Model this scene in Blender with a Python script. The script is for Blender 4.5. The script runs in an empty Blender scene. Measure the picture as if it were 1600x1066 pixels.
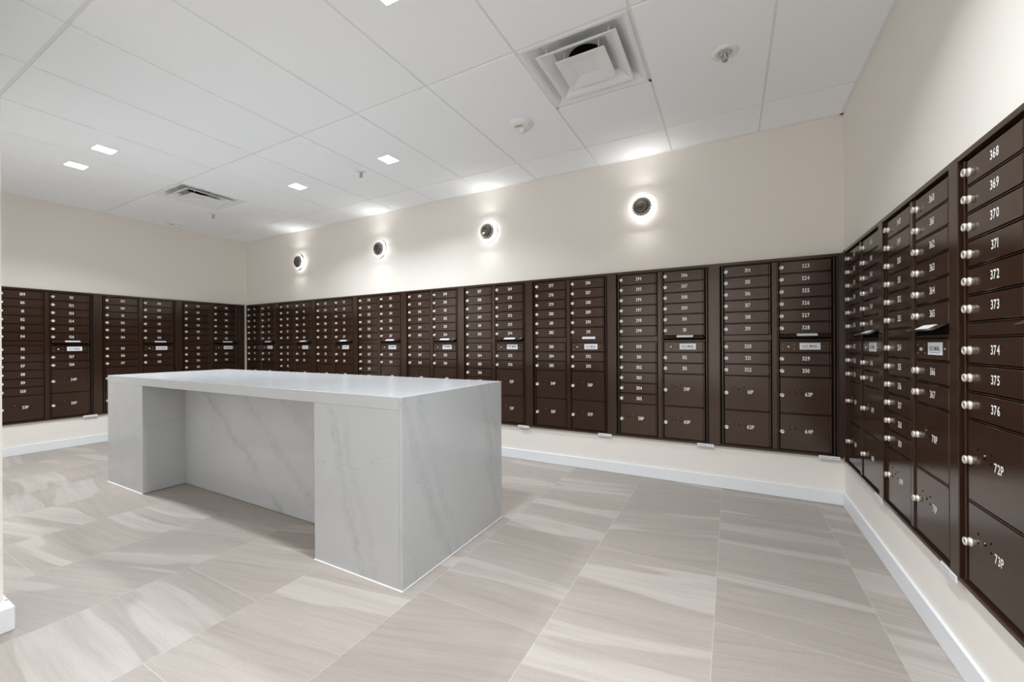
import bpy, bmesh, math, random
from mathutils import Matrix, Vector
random.seed(7)
C = bpy.context.scene.collection
S = bpy.context.scene

# ------------------------------------------------------------------ camera
CAM = (-0.7127, -3.6758, 1.1624); YAW, PITCH, ROLL, FPX, SHY = -0.4934, -0.0006, -0.0052, 635.93, 5.58
cd = bpy.data.cameras.new('camera'); cam = bpy.data.objects.new('camera', cd); C.objects.link(cam)
fw = Vector((math.sin(YAW)*math.cos(PITCH), math.cos(YAW)*math.cos(PITCH), math.sin(PITCH)))
rt = Vector((math.cos(YAW), -math.sin(YAW), 0)); up = rt.cross(fw)
r_ = rt*math.cos(ROLL) + up*math.sin(ROLL); u_ = -rt*math.sin(ROLL) + up*math.cos(ROLL)
cam.matrix_world = Matrix(((r_.x, u_.x, -fw.x, CAM[0]), (r_.y, u_.y, -fw.y, CAM[1]), (r_.z, u_.z, -fw.z, CAM[2]), (0, 0, 0, 1)))
cd.sensor_width = 36; cd.sensor_fit = 'HORIZONTAL'; cd.lens = 36*FPX/1600; cd.shift_y = SHY/1600; cd.clip_start = 0.02
S.camera = cam

# ------------------------------------------------------------------ world, exposure
W = bpy.data.worlds.new('world'); S.world = W; W.use_nodes = True
W.node_tree.nodes['Background'].inputs[0].default_value = (0.9, 0.95, 1, 1)
W.node_tree.nodes['Background'].inputs[1].default_value = 0.3
S.view_settings.view_transform = 'Standard'; S.view_settings.look = 'None'
S.view_settings.gamma = 1; S.view_settings.use_curve_mapping = False
S.view_settings.exposure = 0.80
S.cycles.max_bounces = 10; S.cycles.diffuse_bounces = 8; S.cycles.glossy_bounces = 5
S.cycles.sample_clamp_indirect = 6
PANEL_W = 12.0; LAMP_W = 12.0; LAMP_SPREAD = 136        # strength of the square ceiling lights
SCONCE_W = 13.0; UPDOWN_W = 0.26

# unseen fill light added at the lobby end, behind the camera
def area(name, loc, rot, sx, sy, power, col=(1, 1, 1)):
    l = bpy.data.lights.new(name, 'AREA'); l.shape = 'RECTANGLE'; l.size = sx; l.size_y = sy; l.energy = power; l.color = col
    o = bpy.data.objects.new(name, l); C.objects.link(o); o.location = loc; o.rotation_euler = rot
    o['kind'] = 'structure'; return o
area('lobby_fill_light', (-1.7, -6.70, 1.45), (math.radians(90), 0, 0), 3.0, 2.4, 14, (0.97, 0.985, 1.0))

# ------------------------------------------------------------------ materials
def mat(name, col, rough=0.5, metal=0.0, spec=0.5, **kw):
    m = bpy.data.materials.new(name); m.use_nodes = True; b = m.node_tree.nodes['Principled BSDF']
    b.inputs['Base Color'].default_value = (*col, 1); b.inputs['Roughness'].default_value = rough
    b.inputs['Metallic'].default_value = metal; b.inputs['Specular IOR Level'].default_value = spec
    for k, v in kw.items(): b.inputs[k.replace('_', ' ')].default_value = v
    return m
class NT:
    def __init__(s, m): s.t = m.node_tree; s.b = s.t.nodes['Principled BSDF']
    def n(s, ty, **kw):
        x = s.t.nodes.new(ty)
        for k, v in kw.items(): setattr(x, k, v)
        return x
    def l(s, a, b): s.t.links.new(a, b)
    def val(s, inp, v):
        if hasattr(v, 'links'): s.l(v, inp)
        else: inp.default_value = v
    def math(s, op, a, b=0.0, c=0.0, clamp=False):
        x = s.n('ShaderNodeMath', operation=op, use_clamp=clamp)
        s.val(x.inputs[0], a); s.val(x.inputs[1], b); s.val(x.inputs[2], c); return x.outputs[0]
    def comb(s, a, b, c=0.0):
        x = s.n('ShaderNodeCombineXYZ'); s.val(x.inputs[0], a); s.val(x.inputs[1], b); s.val(x.inputs[2], c); return x.outputs[0]
    def noise(s, vec, scale, detail=3, rough=0.5, w=None):
        x = s.n('ShaderNodeTexNoise'); x.inputs['Scale'].default_value = scale; x.inputs['Detail'].default_value = detail
        x.inputs['Roughness'].default_value = rough; s.l(vec, x.inputs['Vector']); return x.outputs['Fac']
    def ramp(s, f, stops):
        x = s.n('ShaderNodeValToRGB'); e = x.color_ramp.elements
        while len(e) < len(stops): e.new(0.5)
        for i, (p, c) in enumerate(stops): e[i].position = p; e[i].color = (*c, 1)
        s.l(f, x.inputs[0]); return x.outputs[0]
    def mix(s, f, a, b, mode='MIX'):
        x = s.n('ShaderNodeMix', data_type='RGBA', blend_type=mode)
        s.val(x.inputs[0], f)
        for i, v in ((6, a), (7, b)):
            if hasattr(v, 'links'): s.l(v, x.inputs[i])
            else: x.inputs[i].default_value = (*v, 1)
        return x.outputs[2]
    def bump(s, h, strength, dist=0.01):
        x = s.n('ShaderNodeBump'); x.inputs['Strength'].default_value = strength; x.inputs['Distance'].default_value = dist
        s.l(h, x.inputs['Height']); s.l(x.outputs[0], s.b.inputs['Normal'])

def wall_mat():
    m = mat('warm_grey_paint', (0.80, 0.765, 0.715), 0.75, spec=0.25); t = NT(m)
    g = t.n('ShaderNodeNewGeometry'); f = t.noise(g.outputs['Position'], 160, 2)
    t.bump(f, 0.05, 0.002); return m
def brown_mat():
    m = mat('dark_bronze_powder_coat', (0.032, 0.0158, 0.0095), 0.13, spec=0.5, IOR=1.60, Specular_Tint=(1.0, 0.88, 0.80, 1)); t = NT(m)
    g = t.n('ShaderNodeTexCoord'); f = t.noise(g.outputs['Object'], 900, 1)
    t.bump(f, 0.12, 0.0006); return m
def floor_mat():
    m = mat('linear_stone_tile', (0.5, 0.45, 0.42), 0.42, spec=0.4); t = NT(m)
    g = t.n('ShaderNodeNewGeometry'); sp = t.n('ShaderNodeSeparateXYZ'); t.l(g.outputs['Position'], sp.inputs[0])
    X, Y = sp.outputs[0], sp.outputs[1]
    PX, PY = 0.6115, 1.223
    # tile column from x, tile row from y with a one third stagger
    cx = t.math('DIVIDE', t.math('ADD', X, 0.78+PX*40), PX); ci = t.math('FLOOR', cx); cf = t.math('SUBTRACT', cx, ci)
    sh = t.math('MULTIPLY', t.math('FRACT', t.math('MULTIPLY', ci, 0.3334)), 1.0)
    ry = t.math('ADD', t.math('DIVIDE', t.math('ADD', Y, PY*40+0.15), PY), sh); ri = t.math('FLOOR', ry); rf = t.math('SUBTRACT', ry, ri)
    wn = t.n('ShaderNodeTexWhiteNoise', noise_dimensions='3D'); t.l(t.comb(ci, ri, 3.3), wn.inputs['Vector'])
    ws = t.n('ShaderNodeSeparateColor'); t.l(wn.outputs['Color'], ws.inputs[0]); R1, R2, R3 = ws.outputs[0], ws.outputs[1], ws.outputs[2]
    ang = t.math('MULTIPLY', t.math('SUBTRACT', R1, 0.62), 0.50)
    rot = t.n('ShaderNodeVectorRotate', rotation_type='Z_AXIS'); t.l(g.outputs['Position'], rot.inputs['Vector']); t.l(ang, rot.inputs['Angle'])
    r2 = t.n('ShaderNodeSeparateXYZ'); t.l(rot.outputs[0], r2.inputs[0])
    warp = t.math('MULTIPLY', t.math('SUBTRACT', t.noise(g.outputs['Position'], 1.3, 2), 0.5), 0.08)
    U = r2.outputs[0]; V = t.math('ADD', r2.outputs[1], warp)
    off = t.math('MULTIPLY', R2, 37.0); of2 = t.math('MULTIPLY', R3, 11.0)
    def band(fu, fv, sc, det, ro, z=0.0):
        return t.noise(t.comb(t.math('ADD', t.math('MULTIPLY', U, fu), of2), t.math('ADD', t.math('MULTIPLY', V, fv), off), z), sc, det, ro)
    broad = band(0.26, 2.7, 1.7, 2, 0.4)
    edge = t.ramp(band(0.5, 5.0, 1.3, 3, 0.5, 5.0), [(0.35, (0, 0, 0)), (0.65, (1, 1, 1))])
    bw = t.ramp(broad, [(0.0, (0, 0, 0)), (0.555, (0, 0, 0)), (0.572, (0.85,)*3), (0.62, (1, 1, 1)), (0.70, (0.35,)*3), (1.0, (0.3,)*3)])
    fine = band(0.9, 22.0, 2.2, 5, 0.7, 2.0)
    thin = t.ramp(band(0.45, 15.0, 2.0, 2, 0.5, 9.0), [(0.0, (0, 0, 0)), (0.62, (0, 0, 0)), (0.68, (1, 1, 1)), (0.74, (0, 0, 0))])
    grain = t.noise(g.outputs['Position'], 190, 3, 0.75)
    lo = t.mix(edge, (0.325, 0.286, 0.258), (0.358, 0.318, 0.288))
    base = t.mix(bw, lo, (0.415, 0.375, 0.346))
    base = t.mix(t.math('MULTIPLY', thin, 0.30), base, (0.27, 0.236, 0.208))
    f2 = t.ramp(fine, [(0.25, (0.86, 0.85, 0.84)), (0.5, (1, 1, 1)), (0.75, (1.10, 1.10, 1.10))])
    c = t.mix(0.9, base, f2, 'MULTIPLY')
    g2 = t.ramp(grain, [(0.3, (0.84, 0.84, 0.84)), (0.7, (1.14, 1.14, 1.14))]); c = t.mix(0.8, c, g2, 'MULTIPLY')
    tint = t.math('ADD', t.math('MULTIPLY', R2, 0.08), 0.96); tc = t.comb(tint, tint, tint); c = t.mix(1.0, c, tc, 'MULTIPLY')
    ex = t.math('MINIMUM', cf, t.math('SUBTRACT', 1.0, cf)); ex = t.math('MULTIPLY', ex, PX)
    ey = t.math('MINIMUM', rf, t.math('SUBTRACT', 1.0, rf)); ey = t.math('MULTIPLY', ey, PY)
    e = t.math('MINIMUM', ex, ey); j = t.math('LESS_THAN', e, 0.0012)
    c = t.mix(t.math('MULTIPLY', j, 0.55), c, (0.56, 0.53, 0.50)); t.l(c, t.b.inputs['Base Color'])
    t.bump(t.math('ADD', fine, t.math('MULTIPLY', grain, 0.5)), 0.08, 0.004); return m
def marble_mat(name, veins, haze=0.5):
    """veins: (px, pz, angle, width, strength) in the panel's own u,v; u = along panel, v = height"""
    m = mat(name, (0.55, 0.56, 0.565), 0.16, spec=0.5); t = NT(m)
    a = t.n('ShaderNodeAttribute', attribute_name='uvw', attribute_type='GEOMETRY'); P = a.outputs['Vector']
    sp = t.n('ShaderNodeSeparateXYZ'); t.l(P, sp.inputs[0])
    w1 = t.math('MULTIPLY', t.math('SUBTRACT', t.noise(P, 2.3, 4, 0.6), 0.5), 0.30)
    w2 = t.math('MULTIPLY', t.math('SUBTRACT', t.noise(P, 11, 4, 0.65), 0.5), 0.085)
    U = sp.outputs[0]; V = sp.outputs[1]; tot = None
    for (pu, pv, an, wd, st) in veins:
        ca, sa = math.cos(an), math.sin(an)
        d = t.math('ADD', t.math('MULTIPLY', t.math('SUBTRACT', U, pu), -sa), t.math('MULTIPLY', t.math('SUBTRACT', V, pv), ca))
        d = t.math('ADD', t.math('ADD', d, w1), w2)
        k = t.math('SUBTRACT', 1.0, t.math('DIVIDE', t.math('ABSOLUTE', d), wd), clamp=True)
        thin = t.math('SUBTRACT', 1.0, t.math('DIVIDE', t.math('ABSOLUTE', t.math('ADD', d, wd*0.8)), 0.0045), clamp=True)
        k = t.math('ADD', t.math('MULTIPLY', k, 0.55), t.math('MULTIPLY', thin, 0.75))
        k = t.math('MULTIPLY', k, st); tot = k if tot is None else t.math('ADD', tot, k)
    br = t.ramp(t.noise(P, 26, 5, 0.75), [(0.38, (0.15,)*3), (0.62, (1,)*3)])
    big = t.ramp(t.noise(P, 3.1, 3, 0.6), [(0.35, (0.25,)*3), (0.6, (1,)*3)])
    f = t.math('MULTIPLY', t.math('MULTIPLY', tot, br), big, clamp=True)
    cl = t.ramp(t.noise(P, 1.6, 5, 0.6), [(0.3, (0.475, 0.487, 0.497)), (0.7, (0.515, 0.528, 0.539))])
    c = t.mix(t.math('MULTIPLY', f, 0.80, clamp=True), cl, (0.30, 0.305, 0.315)); t.l(c, t.b.inputs['Base Color'])
    return m
def emis(name, col, st):
    m = mat(name, (0.9, 0.9, 0.9), 0.5); b = m.node_tree.nodes['Principled BSDF']
    b.inputs['Emission Color'].default_value = (*col, 1); b.inputs['Emission Strength'].default_value = st; return m

M_wall = wall_mat(); M_brown = brown_mat(); M_floor = floor_mat()
M_black = mat('shadow_gap_black', (0.006, 0.005, 0.004), 0.8, spec=0.1)
M_ceil = mat('ceiling_tile_white', (0.90, 0.92, 0.94), 0.85, spec=0.15)
_t = NT(M_ceil); _g = _t.n('ShaderNodeNewGeometry'); _t.bump(_t.noise(_g.outputs['Position'], 300, 2), 0.08, 0.002)
M_bar = mat('ceiling_grid_white', (0.80, 0.805, 0.81), 0.5, spec=0.3)
M_base = mat('baseboard_white', (0.77, 0.79, 0.81), 0.4, spec=0.4)
M_white = mat('white_plastic', (0.80, 0.80, 0.79), 0.4)
M_ventw = mat('vent_white_enamel', (0.80, 0.81, 0.82), 0.38)
M_nickel = mat('lock_nickel', (0.86, 0.81, 0.72), 0.33, 0.55)
M_brass = mat('small_brass_screw', (0.55, 0.36, 0.18), 0.35, 0.9)
M_num = mat('white_number_vinyl', (0.82, 0.79, 0.75), 0.5)
M_label = mat('white_label', (0.80, 0.82, 0.85), 0.45)
M_ink = mat('label_ink', (0.07, 0.08, 0.13), 0.6)
M_grey = mat('faint_grey_print', (0.42, 0.42, 0.43), 0.6)
M_chrome = mat('polished_chrome', (0.75, 0.75, 0.76), 0.08, 1.0)
M_steel = mat('brushed_steel', (0.42, 0.42, 0.43), 0.3, 1.0)
M_dark = mat('duct_dark', (0.012, 0.012, 0.013), 0.7)
M_glass = mat('clear_acrylic', (1, 1, 1), 0.03, Transmission_Weight=1.0, IOR=1.45)
M_led = emis('led_panel', (0.93, 0.965, 1.0), PANEL_W)
M_ring = emis('sconce_led_ring', (1, 0.97, 0.93), SCONCE_W)
M_body = mat('sconce_satin_chrome', (0.33, 0.33, 0.33), 0.25, 1.0)
M_cap_refl = mat('mirror_cap_painted_reflection', (0.20, 0.17, 0.15), 0.06, 1.0)  # chrome cap; dark reflection of the mailboxes is put into its colour

# ------------------------------------------------------------------ mesh helpers
def finish(bm, name, mats, parent=None, smooth=False):
    me = bpy.data.meshes.new(name); bm.normal_update(); bm.to_mesh(me); bm.free()
    for m in (mats if isinstance(mats, (list, tuple)) else [mats]): me.materials.append(m)
    if smooth:
        for p in me.polygons: p.use_smooth = True
    return link(me, name, parent)
def link(me, name, parent=None):
    o = bpy.data.objects.new(name, me); C.objects.link(o)
    if parent: o.parent = parent
    return o
def bx(bm, x0, x1, y0, y1, z0, z1, mi=0, bev=0.0):
    vs = [bm.verts.new((x, y, z)) for x in (x0, x1) for y in (y0, y1) for z in (z0, z1)]
    fs = []
    for q in ((0, 1, 3, 2), (4, 6, 7, 5), (0, 4, 5, 1), (2, 3, 7, 6), (0, 2, 6, 4), (1, 5, 7, 3)):
        f = bm.faces.new([vs[i] for i in q]); f.material_index = mi; fs.append(f)
    if bev > 0:
        es = list({e for f in fs for e in f.edges})
        r = bmesh.ops.bevel(bm, geom=es, offset=bev, segments=1, affect='EDGES', clamp_overlap=True)
        for f in r['faces']: f.material_index = mi
def lathe(bm, prof, axis='y', c=(0, 0, 0), seg=24, mi=0, cap0=False, cap1=False, dirn=1, smooth=True):
    """prof: list of (radius, height) revolved about an axis through c"""
    rings = []
    for (r, h) in prof:
        ring = []
        for i in range(seg):
            a = 2*math.pi*i/seg; p, q = r*math.cos(a), r*math.sin(a); hh = h*dirn
            v = {'y': (p, hh, q), 'z': (p, q, hh), 'x': (hh, p, q)}[axis]
            ring.append(bm.verts.new((c[0]+v[0], c[1]+v[1], c[2]+v[2])))
        rings.append(ring)
    for a, b in zip(rings, rings[1:]):
        for i in range(seg):
            f = bm.faces.new((a[i], a[(i+1) % seg], b[(i+1) % seg], b[i])); f.material_index = mi; f.smooth = smooth
    if cap0: f = bm.faces.new(rings[0]); f.material_index = mi
    if cap1: f = bm.faces.new(list(reversed(rings[-1]))); f.material_index = mi
def fix(bm): bmesh.ops.recalc_face_normals(bm, faces=bm.faces)
def thing(name, label, cat, loc, rz=0, group=None):
    o = bpy.data.objects.new(name, None); C.objects.link(o); o.location = loc; o.rotation_euler = (0, 0, rz)
    o.empty_display_size = 0.1; o['label'] = label; o['category'] = cat
    if group: o['group'] = group
    return o
def struct(name, bm, m, label=None):
    o = finish(bm, name, m); o['kind'] = 'structure'
    if label: o['label'] = label
    return o

# ------------------------------------------------------------------ text glyphs
GL = {}
def glyph(ch):
    if ch not in GL:
        cu = bpy.data.curves.new('glyph', 'FONT'); cu.body = ch; cu.size = 1; cu.resolution_u = 3; cu.offset = 0.02
        o = bpy.data.objects.new('glyph', cu); C.objects.link(o)
        dg = bpy.context.evaluated_depsgraph_get(); dg.update(); ev = o.evaluated_get(dg)
        me = bpy.data.meshes.new_from_object(ev)
        xs = [v.co.x for v in me.vertices] or [0]
        GL[ch] = ([v.co[:2] for v in me.vertices], [tuple(p.vertices) for p in me.polygons], max(xs) - min(xs), min(xs))
        bpy.data.objects.remove(o); bpy.data.curves.remove(cu); bpy.data.meshes.remove(me)
    return GL[ch]
def add_text(bm, s, h, cx, cz, n, xs=0.62, mi=0, gap=0.09, axis='y'):
    """flat lettering h tall centred on (cx, cz), facing -y at y = -n"""
    sc = h/0.70; adv = []; tot = 0
    for ch in s:
        w = 0.22 if ch == ' ' else glyph(ch)[2]
        adv.append(w); tot += w*sc*xs + gap*sc*xs
    tot -= gap*sc*xs; x = cx - tot/2
    for ch, w in zip(s, adv):
        if ch != ' ':
            vs, fs, _, mn = glyph(ch)
            nv = []
            for (a, b) in vs:
                px, pz = x + (a-mn)*sc*xs, cz - h/2 + b*sc
                nv.append(bm.verts.new((px, -n, pz) if axis == 'y' else (px, pz, n)))
            for f in fs:
                try:
                    ff = bm.faces.new([nv[i] for i in f]); ff.material_index = mi
                except ValueError: pass
        x += w*sc*xs + gap*sc*xs

# ------------------------------------------------------------------ the room
RW, H = 7.455, 2.791           # width along the back wall, ceiling height
YF = -3.186                    # face of the near wall on the left
XS = -3.407                    # end face of that wall (left side of the lobby opening)
YR = -6.80
bm = bmesh.new(); bx(bm, -RW-0.15, 0.15, YR-0.15, 0.15, -0.12, 0.0); struct('floor', bm, M_floor)
bm = bmesh.new(); bx(bm, -RW-0.15, 0.15, 0.0, 0.12, 0.0, H+0.3); struct('wall_back', bm, M_wall)
bm = bmesh.new(); bx(bm, 0.0, 0.12, YR-0.15, 0.0, 0.0, H+0.3); struct('wall_right', bm, M_wall)
bm = bmesh.new(); bx(bm, -RW-0.12, -RW, YF-0.14, 0.0, 0.0, H+0.3); struct('wall_left', bm, M_wall)
bm = bmesh.new(); bx(bm, -RW-0.12, XS, YF-0.14, YF, 0.0, H+0.3); struct('wall_near', bm, M_wall)
bm = bmesh.new(); bx(bm, XS-0.14, XS, YR-0.15, YF-0.14, 0.0, H+0.3); struct('wall_lobby', bm, M_wall)
bm = bmesh.new(); bx(bm, XS-0.14, 0.12, YR-0.15, YR, 0.0, H+0.3); struct('wall_rear', bm, M_wall)
# baseboards, with an eased top edge
BH, BT = 0.098, 0.014
def board(name, x0, x1, y0, y1):
    bm = bmesh.new(); bx(bm, x0, x1, y0, y1, 0.0, BH, 0, 0.003); struct(name, bm, M_base)
board('baseboard_back', -RW, 0, -BT, 0)
board('baseboard_right', -BT, 0, YR, -BT)
board('baseboard_left', -RW, -RW+BT, YF, -BT)
board('baseboard_near', -RW+BT, XS+0.014, YF, YF+BT)
board('baseboard_lobby', XS, XS+0.096, YR, YF+BT)

# ceiling: lay-in tiles dropped slightly below a white grid
GX = [0.0] + [-0.512-0.6275*k for k in range(11)] + [-RW]; GX[12:] = [-RW]
GX = sorted(set(round(x, 4) for x in GX if x > -RW+0.03) | {-RW}, reverse=True)
GY = [0.0, -0.412, -1.667, -2.925, -4.18, -5.435, -6.69, YR]
VENTS = [(-1.767, -1.1395), (-6.1595, -5.532)]       # x spans of the two air diffusers, in the row behind y = -1.04
VY = -1.040
def in_room(x0, x1, y0, y1): return not (x1 <= XS+0.01 and y1 <= YF-0.05)
bmt = bmesh.new(); bmb = bmesh.new(); g = 0.0065
def tile(x0, x1, y0, y1): bx(bmt, x0+g, x1-g, y0+0.009, y1-0.009, H, H+0.02, 0, 0.0015)
for xa, xb in zip(GX, GX[1:]):
    for ya, yb in zip(GY, GY[1:]):
        x0, x1, y0, y1 = xb, xa, yb, ya
        hit = [v for v in VENTS if abs(v[0]-x0) < 0.05] if abs(ya+0.412) < 0.01 else []
        if hit:
            tile(x0, x1, VY, y1); bx(bmb, x0, x1, VY-0.013, VY+0.013, H+0.005, H+0.03)
        else: tile(x0, x1, y0, y1)
for x in GX: bx(bmb, x-0.014, x+0.014, YR, 0, H+0.005, H+0.03)
for y in GY: bx(bmb, -RW, 0, y-0.014, y+0.014, H+0.0051, H+0.0301)
# perimeter wall angle
for (a, b, c, d) in ((-RW, 0, -0.022, 0), (-0.022, 0, YR, 0), (-RW, -RW+0.022, YF, 0), (-RW, XS, YF, YF+0.022)): bx(bmb, a, b, c, d, H-0.002, H+0.004)
fix(bmt); struct('ceiling', bmt, M_ceil); struct('trim_1', bmb, M_bar)
bm = bmesh.new(); bx(bm, -RW-0.15, 0.15, YR-0.15, 0.15, H+0.29, H+0.4); struct('ceiling_deck', bm, M_dark)

# ------------------------------------------------------------------ mailbox units
ZB, ZT = 0.339, 1.7995
UH = ZT-ZB; PITCHZ = 0.091
R0 = 1.7725-ZB                     # top of the first door row above the unit's base
R7 = 1.1795-ZB                     # top of the seventh
CACHE = {}
G_ = 0.0048                        # clearance round a door
DN = 0.013                         # door face above the wall
def door_mesh(w, h, parcel):
    k = ('door', w, h, parcel)
    if k not in CACHE:
        bm = bmesh.new(); bx(bm, G_, w-G_-0.013, -DN, -0.004, -h/2+G_, h/2-G_, 0, 0.0016)
        # rolled hinge edge on the right
        bx(bm, w-G_-0.0125, w-G_, -DN-0.003, -0.004, -h/2+G_, h/2-G_, 0, 0.003)
        if parcel:
            for (x, z) in ((0.066, 0.046), (0.066, 0.017), (0.138, 0.046), (0.138, 0.017)):
                lathe(bm, [(0.0045, 0.0), (0.0045, 0.0006), (0.001, 0.0008)], 'y', (x, -DN, z), 8, 1, cap1=True, dirn=-1)
            lathe(bm, [(0.0085, 0.0), (0.0085, 0.0006), (0.002, 0.0008)], 'y', (0.104, -DN, 0.031), 12, 1, cap1=True, dirn=-1)
            lathe(bm, [(0.0035, 0.0008), (0.0035, 0.0025), (0.001, 0.003)], 'y', (0.107, -DN, 0.034), 8, 2, cap1=True, dirn=-1)
        fix(bm); me = bpy.data.meshes.new('door'); bm.to_mesh(me); bm.free()
        for m in (M_brown, M_black, M_brass): me.materials.append(m)
        CACHE[k] = me
    return CACHE[k]
def lock_mesh():
    if 'lock' not in CACHE:
        bm = bmesh.new()
        lathe(bm, [(0.0145, 0), (0.0145, 0.003), (0.0115, 0.004), (0.0115, 0.009), (0.0135, 0.0105), (0.0135, 0.015), (0.012, 0.0165), (0.0075, 0.0165), (0.0072, 0.0155), (0.0005, 0.0155)], 'y', (0, 0, 0), 20, 0, dirn=-1)
        bx(bm, -0.0009, 0.0009, -0.0162, -0.0150, -0.005, 0.005, 1)
        fix(bm); me = bpy.data.meshes.new('lock'); bm.to_mesh(me); bm.free()
        me.materials.append(M_nickel); me.materials.append(M_black); CACHE['lock'] = me
    return CACHE['lock']
def lock(parent, x, z):
    o = link(lock_mesh(), 'lock', parent); o.location = (x, -DN, z); return o
def number(parent, s, x, z, h=0.028):
    bm = bmesh.new(); add_text(bm, s, h, 0, 0, 0, xs=0.74, gap=0.10); o = finish(bm, 'number', M_num, parent)
    o.location = (x, -DN-0.0007, z); return o
def add_door(root, x, w, ztop, rows, text, parcel=False):
    h = rows*PITCHZ; d = link(door_mesh(w, h, parcel), 'parcel_door' if parcel else 'mailbox_door', root)
    d.location = (x, 0, ztop-h/2)
    lock(d, 0.0175, 0.0)
    if parcel: number(d, text, 0.182, 0.012 if rows == 3 else 0)
    else: number(d, text, 0.166, 0.004)
def mail_panel(root, x, w, ztop):
    h = PITCHZ; k = ('panel', w)
    if k not in CACHE:
        bm = bmesh.new(); bx(bm, G_, w-G_-0.013, -DN, -0.004, -h/2+G_, h/2-G_, 0, 0.0016)
        bx(bm, w-G_-0.0125, w-G_, -DN-0.003, -0.004, -h/2+G_, h/2-G_, 0, 0.003)
        for (px, pz) in ((0.024, 0.016), (0.024, -0.016), (0.094, 0.016), (0.094, -0.016)):
            lathe(bm, [(0.0032, 0.0), (0.0032, 0.0008), (0.001, 0.0012)], 'y', (px, -DN, pz), 8, 1, cap1=True, dirn=-1)
        lathe(bm, [(0.0042, 0.0), (0.0042, 0.002), (0.001, 0.003)], 'y', (0.272, -DN, 0.002), 8, 1, cap1=True, dirn=-1)
        fix(bm); me = bpy.data.meshes.new('mail_panel'); bm.to_mesh(me); bm.free()
        for m in (M_brown, M_brass): me.materials.append(m)
        CACHE[k] = me
        bm = bmesh.new(); bx(bm, -0.0625, 0.0625, -0.0018, 0, -0.0245, 0.0245, 0, 0.0005)
        fix(bm); add_text(bm, 'U.S. MAIL', 0.017, 0, 0.001, 0.0022, xs=0.85, mi=1)
        bx(bm, -0.045, 0.045, -0.0022, -0.0017, -0.0162, -0.0148, 1)
        me = bpy.data.meshes.new('label'); bm.to_mesh(me); bm.free(); me.materials.append(M_label); me.materials.append(M_ink); CACHE['uslabel'] = me
        bm = bmesh.new(); lathe(bm, [(0.0075, 0), (0.0075, 0.003), (0.005, 0.005), (0.001, 0.005)], 'y', (0, 0, 0), 14, 0, cap1=True, dirn=-1)
        fix(bm); me = bpy.data.meshes.new('keyhole'); bm.to_mesh(me); bm.free(); me.materials.append(M_nickel); CACHE['kh'] = me
    p = link(CACHE[k], 'mail_panel', root); p.location = (x, 0, ztop-h/2)
    l = link(CACHE['uslabel'], 'label', p); l.location = (0.190, -DN, 0.003); l['label'] = 'white label reading U.S. MAIL'
    q = link(CACHE['kh'], 'keyhole', p); q.location = (0.060, -DN, 0.0)
def flap(root, x, w, ztop, closed=False):
    """sloping hood over the outgoing mail slot; ztop = bottom of the sixth door"""
    k = ('flap', w, closed)
    if k not in CACHE:
        bm = bmesh.new(); dn, dz = (0.046, -0.027) if not closed else (0.004, -0.034)
        a = [(0.004, -0.012, 0.008), (w-0.006, -0.012, 0.008), (w-0.014, -0.012-dn, 0.008+dz), (0.004, -0.012-dn, 0.008+dz)]
        top = [bm.verts.new(v) for v in a]; bot = [bm.verts.new((v[0], v[1]+0.001, v[2]-0.0022)) for v in a]
        bm.faces.new(top); bm.faces.new(list(reversed(bot)))
        for i in range(4): bm.faces.new((top[i], bot[i], bot[(i+1) % 4], top[(i+1) % 4]))
        # rear slot plate, coloured black as the shade inside the open slot
        bx(bm, 0.010, w-0.014, -0.0105, -0.004, -0.040, 0.004, 1)
        fix(bm); me = bpy.data.meshes.new('mail_slot_flap'); bm.to_mesh(me); bm.free(); me.materials.append(M_brown); me.materials.append(M_black if not closed else M_brown); CACHE[k] = me
        bm = bmesh.new()
        def P(u, f): return (u, -0.012-dn*f-0.0012, 0.008+dz*f+0.0010)
        v = [bm.verts.new(P(u, f)) for (u, f) in ((0.108, 0.18), (0.232, 0.18), (0.232, 0.78), (0.108, 0.78))]
        bm.faces.new(v); r = bmesh.ops.extrude_face_region(bm, geom=list(bm.faces))
        for e in r['geom']:
            if isinstance(e, bmesh.types.BMVert): e.co += Vector((0, 0.0008, -0.0006))
        fix(bm); me = bpy.data.meshes.new('label'); bm.to_mesh(me); bm.free(); me.materials.append(M_label); CACHE[('fl', w, closed)] = me
    f = link(CACHE[k], 'mail_slot_flap', root); f.location = (x, 0, ztop)
    l = link(CACHE[('fl', w, closed)], 'label', f); l['label'] = 'blank white strip label'
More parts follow.
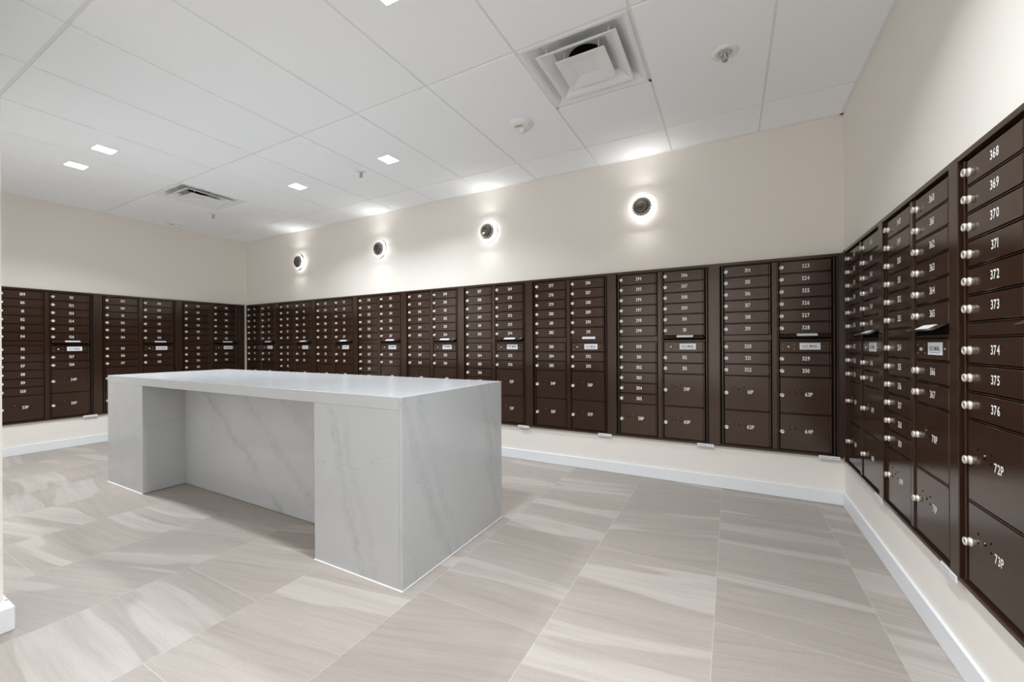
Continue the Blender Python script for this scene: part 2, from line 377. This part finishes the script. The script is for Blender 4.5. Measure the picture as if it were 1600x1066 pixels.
def frame_mesh(p, kind):
    k = ('frame', tuple(p), kind)
    if k in CACHE: return CACHE[k]
    gap, jl, dw, dv, jr, st = p; w = gap+jl+2*dw+dv+jr+st; bm = bmesh.new()
    bx(bm, 0.0, w, -0.003, -0.0005, 0.002, UH-0.002, 1)                  # back plate, black stands for shade in the gaps
    x1 = gap+jl; x2 = x1+dw+dv; xe = x2+dw
    CN = 0.024
    bx(bm, 0, w, -CN, -0.0006, UH-0.021, UH, 0, 0.0012)                  # top collar
    bx(bm, 0, w, -CN, -0.0006, 0, 0.016, 0, 0.0012)                      # bottom collar
    bx(bm, w-st, w, -CN-0.0005, -0.0006, 0.0, UH, 0, 0.0012)             # right collar
    bx(bm, 0, 0.004, -CN, -0.0006, 0.016, UH-0.021, 0)                   # thin left collar lip
    bx(bm, gap, gap+jl-0.004, -0.016, -0.003, 0.021, UH-0.027, 0, 0.001) # left jamb
    bx(bm, xe+0.006, xe+0.014, -0.016, -0.003, 0.021, UH-0.027, 0, 0.001) # right jamb
    bx(bm, xe+jr-0.006, xe+jr, -0.020, -0.003, 0.018, UH-0.023, 0, 0.001)
    bx(bm, x1+dw+0.002, x2-0.012, -0.018, -0.003, 0.018, UH-0.024, 0, 0.002)  # centre divider
    bx(bm, x2-0.010, x2-0.003, -0.015, -0.003, 0.018, UH-0.024, 0, 0.001)
    bx(bm, gap, xe+0.014, -0.014, -0.003, UH-0.0265, UH-0.0235, 0)       # inner head rail
    bx(bm, gap, xe+0.014, -0.014, -0.003, 0.0185, 0.0215, 0)
    # rails between door rows, one set per column
    for (xa, tp) in ((x1, kind[0]), (x2, kind[1])):
        zs = [R0-PITCHZ*i for i in range(1, 6)] + [R0-6*PITCHZ]
        n7 = len([c for c in tp if c == 'd'])
        zs += [R7-PITCHZ*i for i in range(0, n7+1)]
        z = R7-PITCHZ*n7
        for c in tp:
            if c == 'p': z -= 3*PITCHZ; zs.append(z)
        for z in zs[:-1]: bx(bm, xa, xa+dw, -0.0125, -0.003, z-0.0016, z+0.0016, 0, 0.0006)
        if xa == x1: bx(bm, xa+0.002, xa+dw-0.002, -0.0125, -0.003, R7+0.004, R0-6*PITCHZ-0.004, 0)   # blank band
        else: bx(bm, xa+0.002, xa+dw-0.002, -0.0125, -0.003, R7+0.003, R7+0.010, 0)
    fix(bm); me = bpy.data.meshes.new('frame'); bm.to_mesh(me); bm.free()
    me.materials.append(M_brown); me.materials.append(M_black); CACHE[k] = me; return me
A_ = ('dddpp', 'dddpp'); B_ = ('ddddddp', 'dddpp')   # rows under the band, left and right column
def unit(loc, rz, p, kind, first, pfirst, label, closed=False, sticker=True, cols=2):
    gap, jl, dw, dv, jr, st = p; w = gap+jl+2*dw+dv+jr+st
    t = thing('mailbox_unit', label, 'mailboxes', loc, rz, 'wall mailbox units')
    link(frame_mesh(p, kind), 'frame', t)
    no, pn = first, pfirst
    for ci, xa in enumerate((gap+jl, gap+jl+dw+dv)):
        tp = kind[ci]
        for i in range(6): add_door(t, xa, dw, R0-PITCHZ*i, 1, str(no)); no += 1
        z = R7; rows = tp
        if ci == 1: flap(t, xa, dw, R0-6*PITCHZ, closed); mail_panel(t, xa, dw, R7); z -= PITCHZ; rows = tp[1:]
        for c in rows:
            if c == 'd': add_door(t, xa, dw, z, 1, str(no)); no += 1; z -= PITCHZ
            else: add_door(t, xa, dw, z, 3, '%dP' % pn, True); pn += 1; z -= 3*PITCHZ
    if sticker:
        if 'st' not in CACHE:
            bm = bmesh.new(); bx(bm, 0, 0.122, -0.0262, -0.0238, -0.012, 0.0125, 0, 0.0004); fix(bm)
            for i in range(5): bx(bm, 0.008+i*0.010, 0.0155+i*0.010, -0.0266, -0.0261, -0.003, 0.004, 1)
            bx(bm, 0.060, 0.067, -0.0267, -0.0261, -0.004, 0.006, 1); bx(bm, 0.075, 0.112, -0.0266, -0.0261, -0.001, 0.003, 1)
            bx(bm, 0.008, 0.112, -0.0266, -0.0261, -0.0085, -0.0065, 1)
            me = bpy.data.meshes.new('maker_sticker'); bm.to_mesh(me); bm.free(); me.materials.append(M_label); me.materials.append(M_grey); CACHE['st'] = me
        s = link(CACHE['st'], 'sticker', t); s.location = (w-0.165 if w > 0.79 else w-0.132, 0, -0.004); s['label'] = 'small white sticker with faint grey print'
    return t
PB = (0.018, 0.014, 0.322, 0.048, 0.322, 0.028, 0.074)[:6]; PB = (0.018, 0.014, 0.322, 0.048, 0.322, 0.028)
PBK = PB[:5] + (0.102,)   # jamb is folded into the collar zone below
def prm(strip): return (0.018, 0.014, 0.322, 0.048, 0.028, strip)
# order: gap, left jamb, door width, divider, right jamb, collar strip
LZ = ZB
back = [  # (left edge x, collar, kind, first number, first parcel, closed flap, sticker, words)
 (-0.794, 0.020, A_, 314, 61, False, 'bronze mailbox unit numbered 314 to 330 at the right end of the back wall'),
 (-1.620, 0.074, B_, 294, 58, False, 'bronze mailbox unit numbered 294 to 313 on the back wall, under the right-hand sconce'),
 (-2.446, 0.074, A_, 277, 54, True, 'bronze mailbox unit numbered 277 to 293 on the back wall, its mail flap shut'),
 (-3.272, 0.074, B_, 257, 51, False, 'bronze mailbox unit on the back wall rising partly behind the island right corner'),
 (-4.098, 0.074, A_, 240, 47, False, 'bronze mailbox unit on the back wall, fifth from its left end'),
 (-4.924, 0.074, B_, 220, 44, False, 'bronze mailbox unit on the back wall, directly under the second sconce from left'),
 (-5.750, 0.074, A_, 203, 40, False, 'bronze mailbox unit on the back wall, third from its left end'),
 (-6.576, 0.074, B_, 183, 37, False, 'bronze mailbox unit on the back wall, second from its left end'),
 (-7.402, 0.074, A_, 166, 33, False, 'darkest bronze mailbox unit of the back wall, at its left end in the corner'),
]
for (x, st, kd, nf, pf, cl, lb) in back:
    unit((x, 0, LZ), 0, prm(st), kd, nf, pf, lb, cl)
for (y, kd, nf, pf, lb) in ((-0.862, B_, 146, 30, 'bronze mailbox unit on the left wall, right next to the back corner'),
                            (-1.684, A_, 129, 26, 'bronze mailbox unit in the middle of the left wall, half hidden by the island'),
                            (-2.506, B_, 109, 23, 'bronze mailbox unit on the left wall, cut by the left picture edge')):
    unit((-RW, y, LZ), math.pi/2, prm(0.070), kd, nf, pf, lb)
PR = (0.018, 0.014, 0.313, 0.044, 0.025, 0.063)
for (y, kd, nf, pf, lb) in ((-0.134, A_, 331, 65, 'bronze mailbox unit on the right wall, right next to the back corner'),
                            (-0.924, B_, 348, 69, 'bronze mailbox unit with numbers up to 367, middle one of the right wall'),
                            (-1.714, A_, 368, 72, 'large bronze mailbox unit numbered from 368, at the right picture edge')):
    unit((0, y, LZ), -math.pi/2, PR, kd, nf, pf, lb)
# plain filler panel closing the corner on the right wall
bm = bmesh.new(); bx(bm, -0.0225, -0.0006, -0.132, -0.026, 0, UH, 0, 0.0012); bx(bm, -0.0265, -0.0006, -0.132, -0.112, 0, UH, 0, 0.001); fix(bm)
o = finish(bm, 'corner_filler_panel', M_brown); o.location = (0, 0, LZ)
o['label'] = 'narrow dark bronze filler strip between mailbox banks in the right corner'; o['category'] = 'filler strip'

# ------------------------------------------------------------------ marble island
IX0, IX1, IY0, IY1, IZ = -5.441, -2.077, -2.239, -1.2945, 0.915
KX0, KX1, KY, SZ = -4.783, -2.709, -1.955, 0.852
isl = thing('marble_island', 'long waterfall island of grey veined white marble in the middle of the room', 'island', ((IX0+IX1)/2, (IY0+IY1)/2, 0))
ox, oy = (IX0+IX1)/2, (IY0+IY1)/2
R = math.radians
MV_front = marble_mat('marble_front', [(0.60, 0.60, R(-68), 0.05, 0.9), (0.75, 0.35, R(-70), 0.05, 1.0), (1.5, 0.55, R(-38), 0.045, 1.0), (0.35, 0.1, R(20), 0.004, 0.5)])
MV_leg = marble_mat('marble_leg', [(0.20, 0.55, R(-72), 0.045, 1.0), (0.40, 0.25, R(-74), 0.05, 0.7), (0.45, 0.62, R(15), 0.004, 0.8)])
MV_side = marble_mat('marble_side', [(0.17, 0.55, R(-70), 0.05, 1.0), (0.33, 0.40, R(-72), 0.035, 0.8), (0.78, 0.55, R(-78), 0.05, 1.1), (0.92, 0.30, R(-80), 0.03, 0.7), (0.05, 0.15, R(-65), 0.02, 0.7)])
MV_back = marble_mat('marble_knee_back', [(0.55, 0.62, R(-38), 0.05, 1.0), (1.15, 0.60, R(-40), 0.045, 1.0), (0.9, 0.35, R(-36), 0.03, 0.8), (1.7, 0.5, R(-42), 0.05, 0.9), (0.35, 0.2, R(70), 0.003, 0.8)])
MV_left = marble_mat('marble_left', [(0.2, 0.3, R(30), 0.02, 0.5), (0.3, 0.1, R(-75), 0.03, 0.4)])
MV_top = marble_mat('marble_top', [(0.8, 0.5, R(25), 0.05, 0.5), (1.9, 0.4, R(20), 0.05, 0.5), (2.7, 0.5, R(30), 0.04, 0.5)])
def slab(name, x0, x1, y0, y1, z0, z1, m, uax, uo, bev=0.0012, vax=2):
    bm = bmesh.new(); bx(bm, x0-ox, x1-ox, y0-oy, y1-oy, z0, z1, 0, bev); fix(bm)
    o = finish(bm, name, m, isl); at = o.data.attributes.new('uvw', 'FLOAT_VECTOR', 'POINT')
    off = (ox, oy, 0)
    for i, v in enumerate(o.data.vertices):
        c = [v.co[j]+off[j] for j in range(3)]; oth = 3-uax-vax
        at.data[i].vector = (c[uax]-uo, c[vax], c[oth]*0.3+uo)
    return o
TZ = IZ-0.063
slab('countertop', IX0+0.004, IX1-0.020, IY0, IY1, TZ, IZ, MV_top, 0, IX0, vax=1)
slab('end_panel', IX1-0.0195, IX1, IY0+0.0006, IY1, 0.003, IZ-0.0002, MV_side, 1, IY0)
slab('end_panel', IX0, IX0+0.0035, IY0+0.0006, IY1, 0.003, IZ-0.0002, MV_left, 1, IY0)
slab('leg', IX0+0.004, KX0, IY0, IY1-0.03, 0.003, TZ-0.0004, MV_left, 0, IX0)
slab('leg', KX1, IX1-0.0202, IY0, IY1-0.03, 0.003, TZ-0.0004, MV_leg, 0, KX1)
slab('knee_panel', KX0, KX1, KY, KY+0.03, 0.003, TZ-0.0004, MV_back, 0, KX0)
slab('back_panel', IX0+0.004, IX1-0.0202, IY1-0.029, IY1, 0.003, TZ-0.0004, MV_left, 0, IX0)
bm = bmesh.new()
for (a, b, c, d) in ((IX0-0.006, KX0, IY0-0.006, IY0+0.004), (KX1, IX1+0.005, IY0-0.006, IY0+0.004), (IX1-0.004, IX1+0.004, IY0, IY1+0.005), (IX0-0.006, IX0+0.004, IY0, IY1+0.005), (IX0, IX1, IY1-0.004, IY1+0.005)):
    bx(bm, a-ox, b-ox, c-oy, d-oy, 0.0, 0.004, 0, 0.0008)
fix(bm); finish(bm, 'caulk_line', M_white, isl)

# ------------------------------------------------------------------ ceiling lights
def ceiling_light(x, y, label, k=1.0):
    t = thing('ceiling_light', label, 'ceiling light', (x, y, H), 0, 'square ceiling lights')
    bm = bmesh.new(); s, q = 0.068, 0.061
    bx(bm, -s, s, -s, -q, -0.003, 0.0); bx(bm, -s, s, q, s, -0.003, 0.0); bx(bm, -s, -q, -q, q, -0.003, 0.0); bx(bm, q, s, -q, q, -0.003, 0.0)
    fix(bm); finish(bm, 'frame', M_white, t)
    bm = bmesh.new(); bx(bm, -q, q, -q, q, -0.0038, -0.0002); fix(bm); finish(bm, 'diffuser', M_led, t)
    l = bpy.data.lights.new('led_light', 'AREA'); l.shape = 'SQUARE'; l.size = 0.115; l.energy = LAMP_W*k; l.spread = math.radians(LAMP_SPREAD); l.color = (0.905, 0.955, 1.0)
    lo = bpy.data.objects.new('led_light', l); C.objects.link(lo); lo.parent = t; lo.location = (0, 0, -0.006)
for (x, y, lb) in ((-5.885, -2.305, 'small square ceiling light, lowest of the pair at far left'),
                   (-5.265, -2.305, 'small square ceiling light, upper of the pair at far left'),
                   (-4.61, -1.04, 'small square ceiling light right of the far air vent'),
                   (-3.35, -1.04, 'small square ceiling light above the second sconce, beside a thin sprinkler'),
                   (-2.095, -2.30, 'square ceiling light cut by the top edge of the picture'),
                   (-0.84, -3.55, 'added unseen square ceiling light over the lobby opening, right of the camera'),  # unseen lamp, added as fill near the camera
                   (-0.84, -2.30, 'added square ceiling light out of view, between the large vent and the camera'),  # lamp out of view, added to brighten the right side
                   (-0.84, -4.80, 'added unseen square ceiling light deep in the lobby')):  # unseen lamp added behind the camera for fill
    ceiling_light(x, y, lb, 1.2 if x < -5 else 1.0)

# ------------------------------------------------------------------ wall sconces
def sconce(x, label):
    t = thing('wall_sconce', label, 'wall lamp', (x, 0, 2.344), 0, 'round wall sconces')
    bm = bmesh.new(); lathe(bm, [(0.060, 0.0), (0.060, 0.010), (0.052, 0.012), (0.002, 0.012)], 'y', (0, 0, 0), 32, 0, cap1=True, dirn=-1); fix(bm)
    finish(bm, 'back_plate', M_steel, t)
    bm = bmesh.new(); lathe(bm, [(0.040, 0.012), (0.066, 0.012), (0.066, 0.030), (0.040, 0.030)], 'y', (0, 0, 0), 36, 0, dirn=-1); fix(bm)
    finish(bm, 'led_ring', M_ring, t)
    for sg in (1, -1):        # light thrown up and down the wall
        l = bpy.data.lights.new('sconce_light', 'AREA'); l.shape = 'RECTANGLE'; l.size = 0.05; l.size_y = 0.014; l.energy = UPDOWN_W*(1 if sg > 0 else 0.8); l.spread = math.radians(125); l.color = (1, 0.975, 0.94)
        lo = bpy.data.objects.new('sconce_light', l); C.objects.link(lo); lo.parent = t; lo.location = (0, -0.060, sg*0.080); lo.rotation_euler = (math.pi if sg > 0 else 0, 0, 0)
    bm = bmesh.new(); lathe(bm, [(0.050, 0.034), (0.118, 0.034), (0.124, 0.037), (0.124, 0.043), (0.118, 0.046), (0.050, 0.046), (0.050, 0.034)], 'y', (0, 0, 0), 48, 0, dirn=-1); fix(bm)
    finish(bm, 'glass_disc', M_glass, t)
    bm = bmesh.new(); pr = [(0.038, 0.030), (0.072, 0.0325), (0.076, 0.036), (0.076, 0.062), (0.071, 0.068), (0.062, 0.070), (0.058, 0.066)]
    lathe(bm, pr, 'y', (0, 0, 0), 36, 0, dirn=-1)
    for i in range(18):       # faceted side studs
        a = 2*math.pi*i/18; lathe(bm, [(0.006, -0.012), (0.0085, 0.0), (0.006, 0.012)], 'y', (0.0745*math.cos(a), -0.049, 0.0745*math.sin(a)), 6, 0, cap0=True, cap1=True, smooth=False)
    fix(bm); finish(bm, 'chrome_body', M_body, t)
    bm = bmesh.new(); lathe(bm, [(0.058, 0.060), (0.0535, 0.076), (0.049, 0.082), (0.046, 0.0835), (0.040, 0.081), (0.020, 0.0795), (0.0005, 0.079)], 'y', (0, 0, 0), 40, 0, dirn=-1); fix(bm)
    finish(bm, 'end_cap', M_cap_refl, t)
for i, lb in enumerate(('round chrome wall sconce with glass disc, nearest to the right wall', 'round chrome wall sconce with glass disc, second from the right wall',
                        'round chrome wall sconce with glass disc, second from the left wall', 'round chrome wall sconce with glass disc, nearest to the left corner')):
    sconce(-1.384-1.566*i, lb)

# ------------------------------------------------------------------ air diffusers
def ring4(bm, a, za, b, zb, mi=0):
    va = [bm.verts.new((sx*a, sy*a, za)) for sx, sy in ((-1, -1), (1, -1), (1, 1), (-1, 1))]
    vb = [bm.verts.new((sx*b, sy*b, zb)) for sx, sy in ((-1, -1), (1, -1), (1, 1), (-1, 1))]
    for i in range(4):
        f = bm.faces.new((va[i], va[(i+1) % 4], vb[(i+1) % 4], vb[i])); f.material_index = mi
def diffuser(x, label):
    t = thing('air_diffuser', label, 'air vent', (x, -1.3535, H), 0, 'square air vents')
    bm = bmesh.new(); s = 0.3005
    # flange and outer cone rising to the duct plate
    ring4(bm, s, 0.004, s, -0.004); ring4(bm, s, -0.004, 0.288, -0.004); ring4(bm, 0.288, -0.004, 0.272, 0.004); ring4(bm, 0.272, 0.004, 0.205, 0.062)
    ring4(bm, 0.205, 0.070, s, 0.012); ring4(bm, s, 0.012, s, 0.004)
    lathe(bm, [(0.285, 0.0625), (0.105, 0.0625), (0.105, 0.0655), (0.285, 0.0655)], 'z', (0, 0, 0), 32, 0)
    fix(bm); finish(bm, 'outer_frame', M_ventw, t)
    bm = bmesh.new(); lathe(bm, [(0.1055, 0.066), (0.1055, 0.16), (0.002, 0.16)], 'z', (0, 0, 0), 28, 0); fix(bm); finish(bm, 'duct_neck', M_dark, t)
    bm = bmesh.new(); ring4(bm, 0.228, -0.010, 0.222, -0.012); ring4(bm, 0.222, -0.012, 0.205, -0.006); ring4(bm, 0.205, -0.006, 0.150, 0.034); ring4(bm, 0.150, 0.034, 0.150, 0.037); ring4(bm, 0.150, 0.037, 0.228, -0.0085); ring4(bm, 0.228, -0.0085, 0.228, -0.010)
    for sx in (-1, 1):
        for sy in (-1, 1): bx(bm, sx*0.178-0.006, sx*0.178+0.006, sy*0.178-0.001, sy*0.178+0.001, 0.024, 0.062)
    fix(bm); finish(bm, 'middle_cone', M_ventw, t)
    bm = bmesh.new(); ring4(bm, 0.143, -0.012, 0.139, -0.014); ring4(bm, 0.139, -0.014, 0.060, 0.004)
    va = [bm.verts.new((sx*0.060, sy*0.060, 0.004)) for sx, sy in ((-1, -1), (1, -1), (1, 1), (-1, 1))]; bm.faces.new(va)
    ring4(bm, 0.143, -0.012, 0.060, 0.008); vb = [bm.verts.new((sx*0.060, sy*0.060, 0.008)) for sx, sy in ((-1, -1), (1, -1), (1, 1), (-1, 1))]; bm.faces.new(list(reversed(vb)))
    for sx in (-1, 1):
        for sy in (-1, 1): bx(bm, sx*0.10-0.003, sx*0.10+0.003, sy*0.10-0.001, sy*0.10+0.001, -0.002, 0.0625)
    fix(bm); finish(bm, 'centre_plate', M_ventw, t)
diffuser((-1.767-1.1395)/2, 'white square ceiling air vent with stepped cones, the large one near the camera')
diffuser((-6.1595-5.532)/2, 'white square ceiling air vent with stepped cones, small one near the left corner')

# ------------------------------------------------------------------ fire strobes, sprinklers
def strobe(x, y, label):
    t = thing('fire_alarm_strobe', label, 'fire alarm', (x, y, H), 0, 'ceiling fire alarm strobes')
    bm = bmesh.new(); lathe(bm, [(0.088, 0.0), (0.088, 0.008), (0.080, 0.020), (0.058, 0.028), (0.0005, 0.030)], 'z', (0, 0, 0), 40, 0, dirn=-1); fix(bm)
    finish(bm, 'housing', M_white, t, smooth=False)
    bm = bmesh.new(); lathe(bm, [(0.030, 0.028), (0.029, 0.036), (0.022, 0.046), (0.010, 0.051), (0.0005, 0.052)], 'z', (0, 0.026, 0), 24, 0, dirn=-1); fix(bm); finish(bm, 'strobe_lens', M_clear, t)
    bm = bmesh.new(); lathe(bm, [(0.012, 0.028), (0.010, 0.036), (0.0005, 0.038)], 'z', (0, 0.026, -0.0), 12, 0, dirn=-1); fix(bm); finish(bm, 'flash_tube', M_chrome, t)
    bm = bmesh.new(); add_text(bm, 'FIRE', 0.020, 0, 0.036, -0.0292, xs=1.0, axis='z', gap=0.12)
    for v in bm.verts: v.co.z = -0.0296; v.co.y = -v.co.y      # faces down, upright for someone looking along +y
    fix(bm); finish(bm, 'fire_lettering', M_ink2, t)
    bm = bmesh.new(); lathe(bm, [(0.004, 0.019), (0.004, 0.024), (0.0005, 0.025)], 'z', (0.070, -0.012, 0), 10, 0, dirn=-1); fix(bm); finish(bm, 'screw', M_steel, t)
M_clear = mat('strobe_lens', (0.75, 0.76, 0.77), 0.12, spec=0.8)
M_ink2 = mat('fire_letter_ink', (0.10, 0.09, 0.10), 0.6)
strobe(-2.075, -0.985, 'round white ceiling fire alarm marked FIRE, near the large air vent')
strobe(-7.18, -1.04, 'round white ceiling fire alarm marked FIRE, by the far left corner')
def sprinkler(x, y, label, big=False):
    t = thing('sprinkler_head', label, 'sprinkler', (x, y, H), 0, None if big else 'thin pendant sprinklers')
    bm = bmesh.new()
    if big: lathe(bm, [(0.068, 0.0), (0.068, 0.003), (0.058, 0.009), (0.042, 0.010), (0.038, 0.004), (0.0005, 0.004)], 'z', (0, 0, 0), 36, 0, dirn=-1)
    else: lathe(bm, [(0.045, 0.0), (0.045, 0.003), (0.036, 0.010), (0.018, 0.012), (0.0005, 0.012)], 'z', (0, 0, 0), 28, 0, dirn=-1)
    fix(bm); finish(bm, 'escutcheon', M_white, t)
    bm = bmesh.new(); z0 = 0.004 if big else 0.012
    lathe(bm, [(0.011, z0), (0.011, z0+0.010), (0.007, z0+0.014), (0.004, z0+0.040), (0.0005, z0+0.041)], 'z', (0, 0, 0), 12, 0, dirn=-1)
    for s in (-1, 1):
        for k in range(6):
            a0, a1 = k/6*math.pi, (k+1)/6*math.pi
            p0 = (s*(0.008+0.007*math.sin(a0)), z0+0.008+0.034*k/6); p1 = (s*(0.008+0.007*math.sin(a1)), z0+0.008+0.034*(k+1)/6)
            bx(bm, min(p0[0], p1[0])-0.002, max(p0[0], p1[0])+0.002, -0.002, 0.002, -p1[1], -p0[1])
    fix(bm); finish(bm, 'frame_arms', M_steel, t)
    bm = bmesh.new(); lathe(bm, [(0.003, z0+0.040), (0.0155, z0+0.042), (0.0155, z0+0.044), (0.0005, z0+0.0445)], 'z', (0, 0, 0), 20, 0, dirn=-1)
    fix(bm); finish(bm, 'deflector', M_steel, t)
    if big:
        bm = bmesh.new()
        for k in range(10):
            a = 2*math.pi*k/10; lathe(bm, [(0.0045, 0.004), (0.0045, 0.0075), (0.0005, 0.008)], 'z', (0.029*math.cos(a), 0.029*math.sin(a), 0), 8, 0, dirn=-1)
        fix(bm); finish(bm, 'vent_slots', M_steel, t)
sprinkler(-0.735, -1.10, 'white rimmed sprinkler head in the ceiling right of the large air vent', True)
sprinkler(-3.755, -0.985, 'thin pendant sprinkler beside the square light above the sconces')
sprinkler(-6.32, -1.00, 'thin pendant sprinkler just past the far air vent')
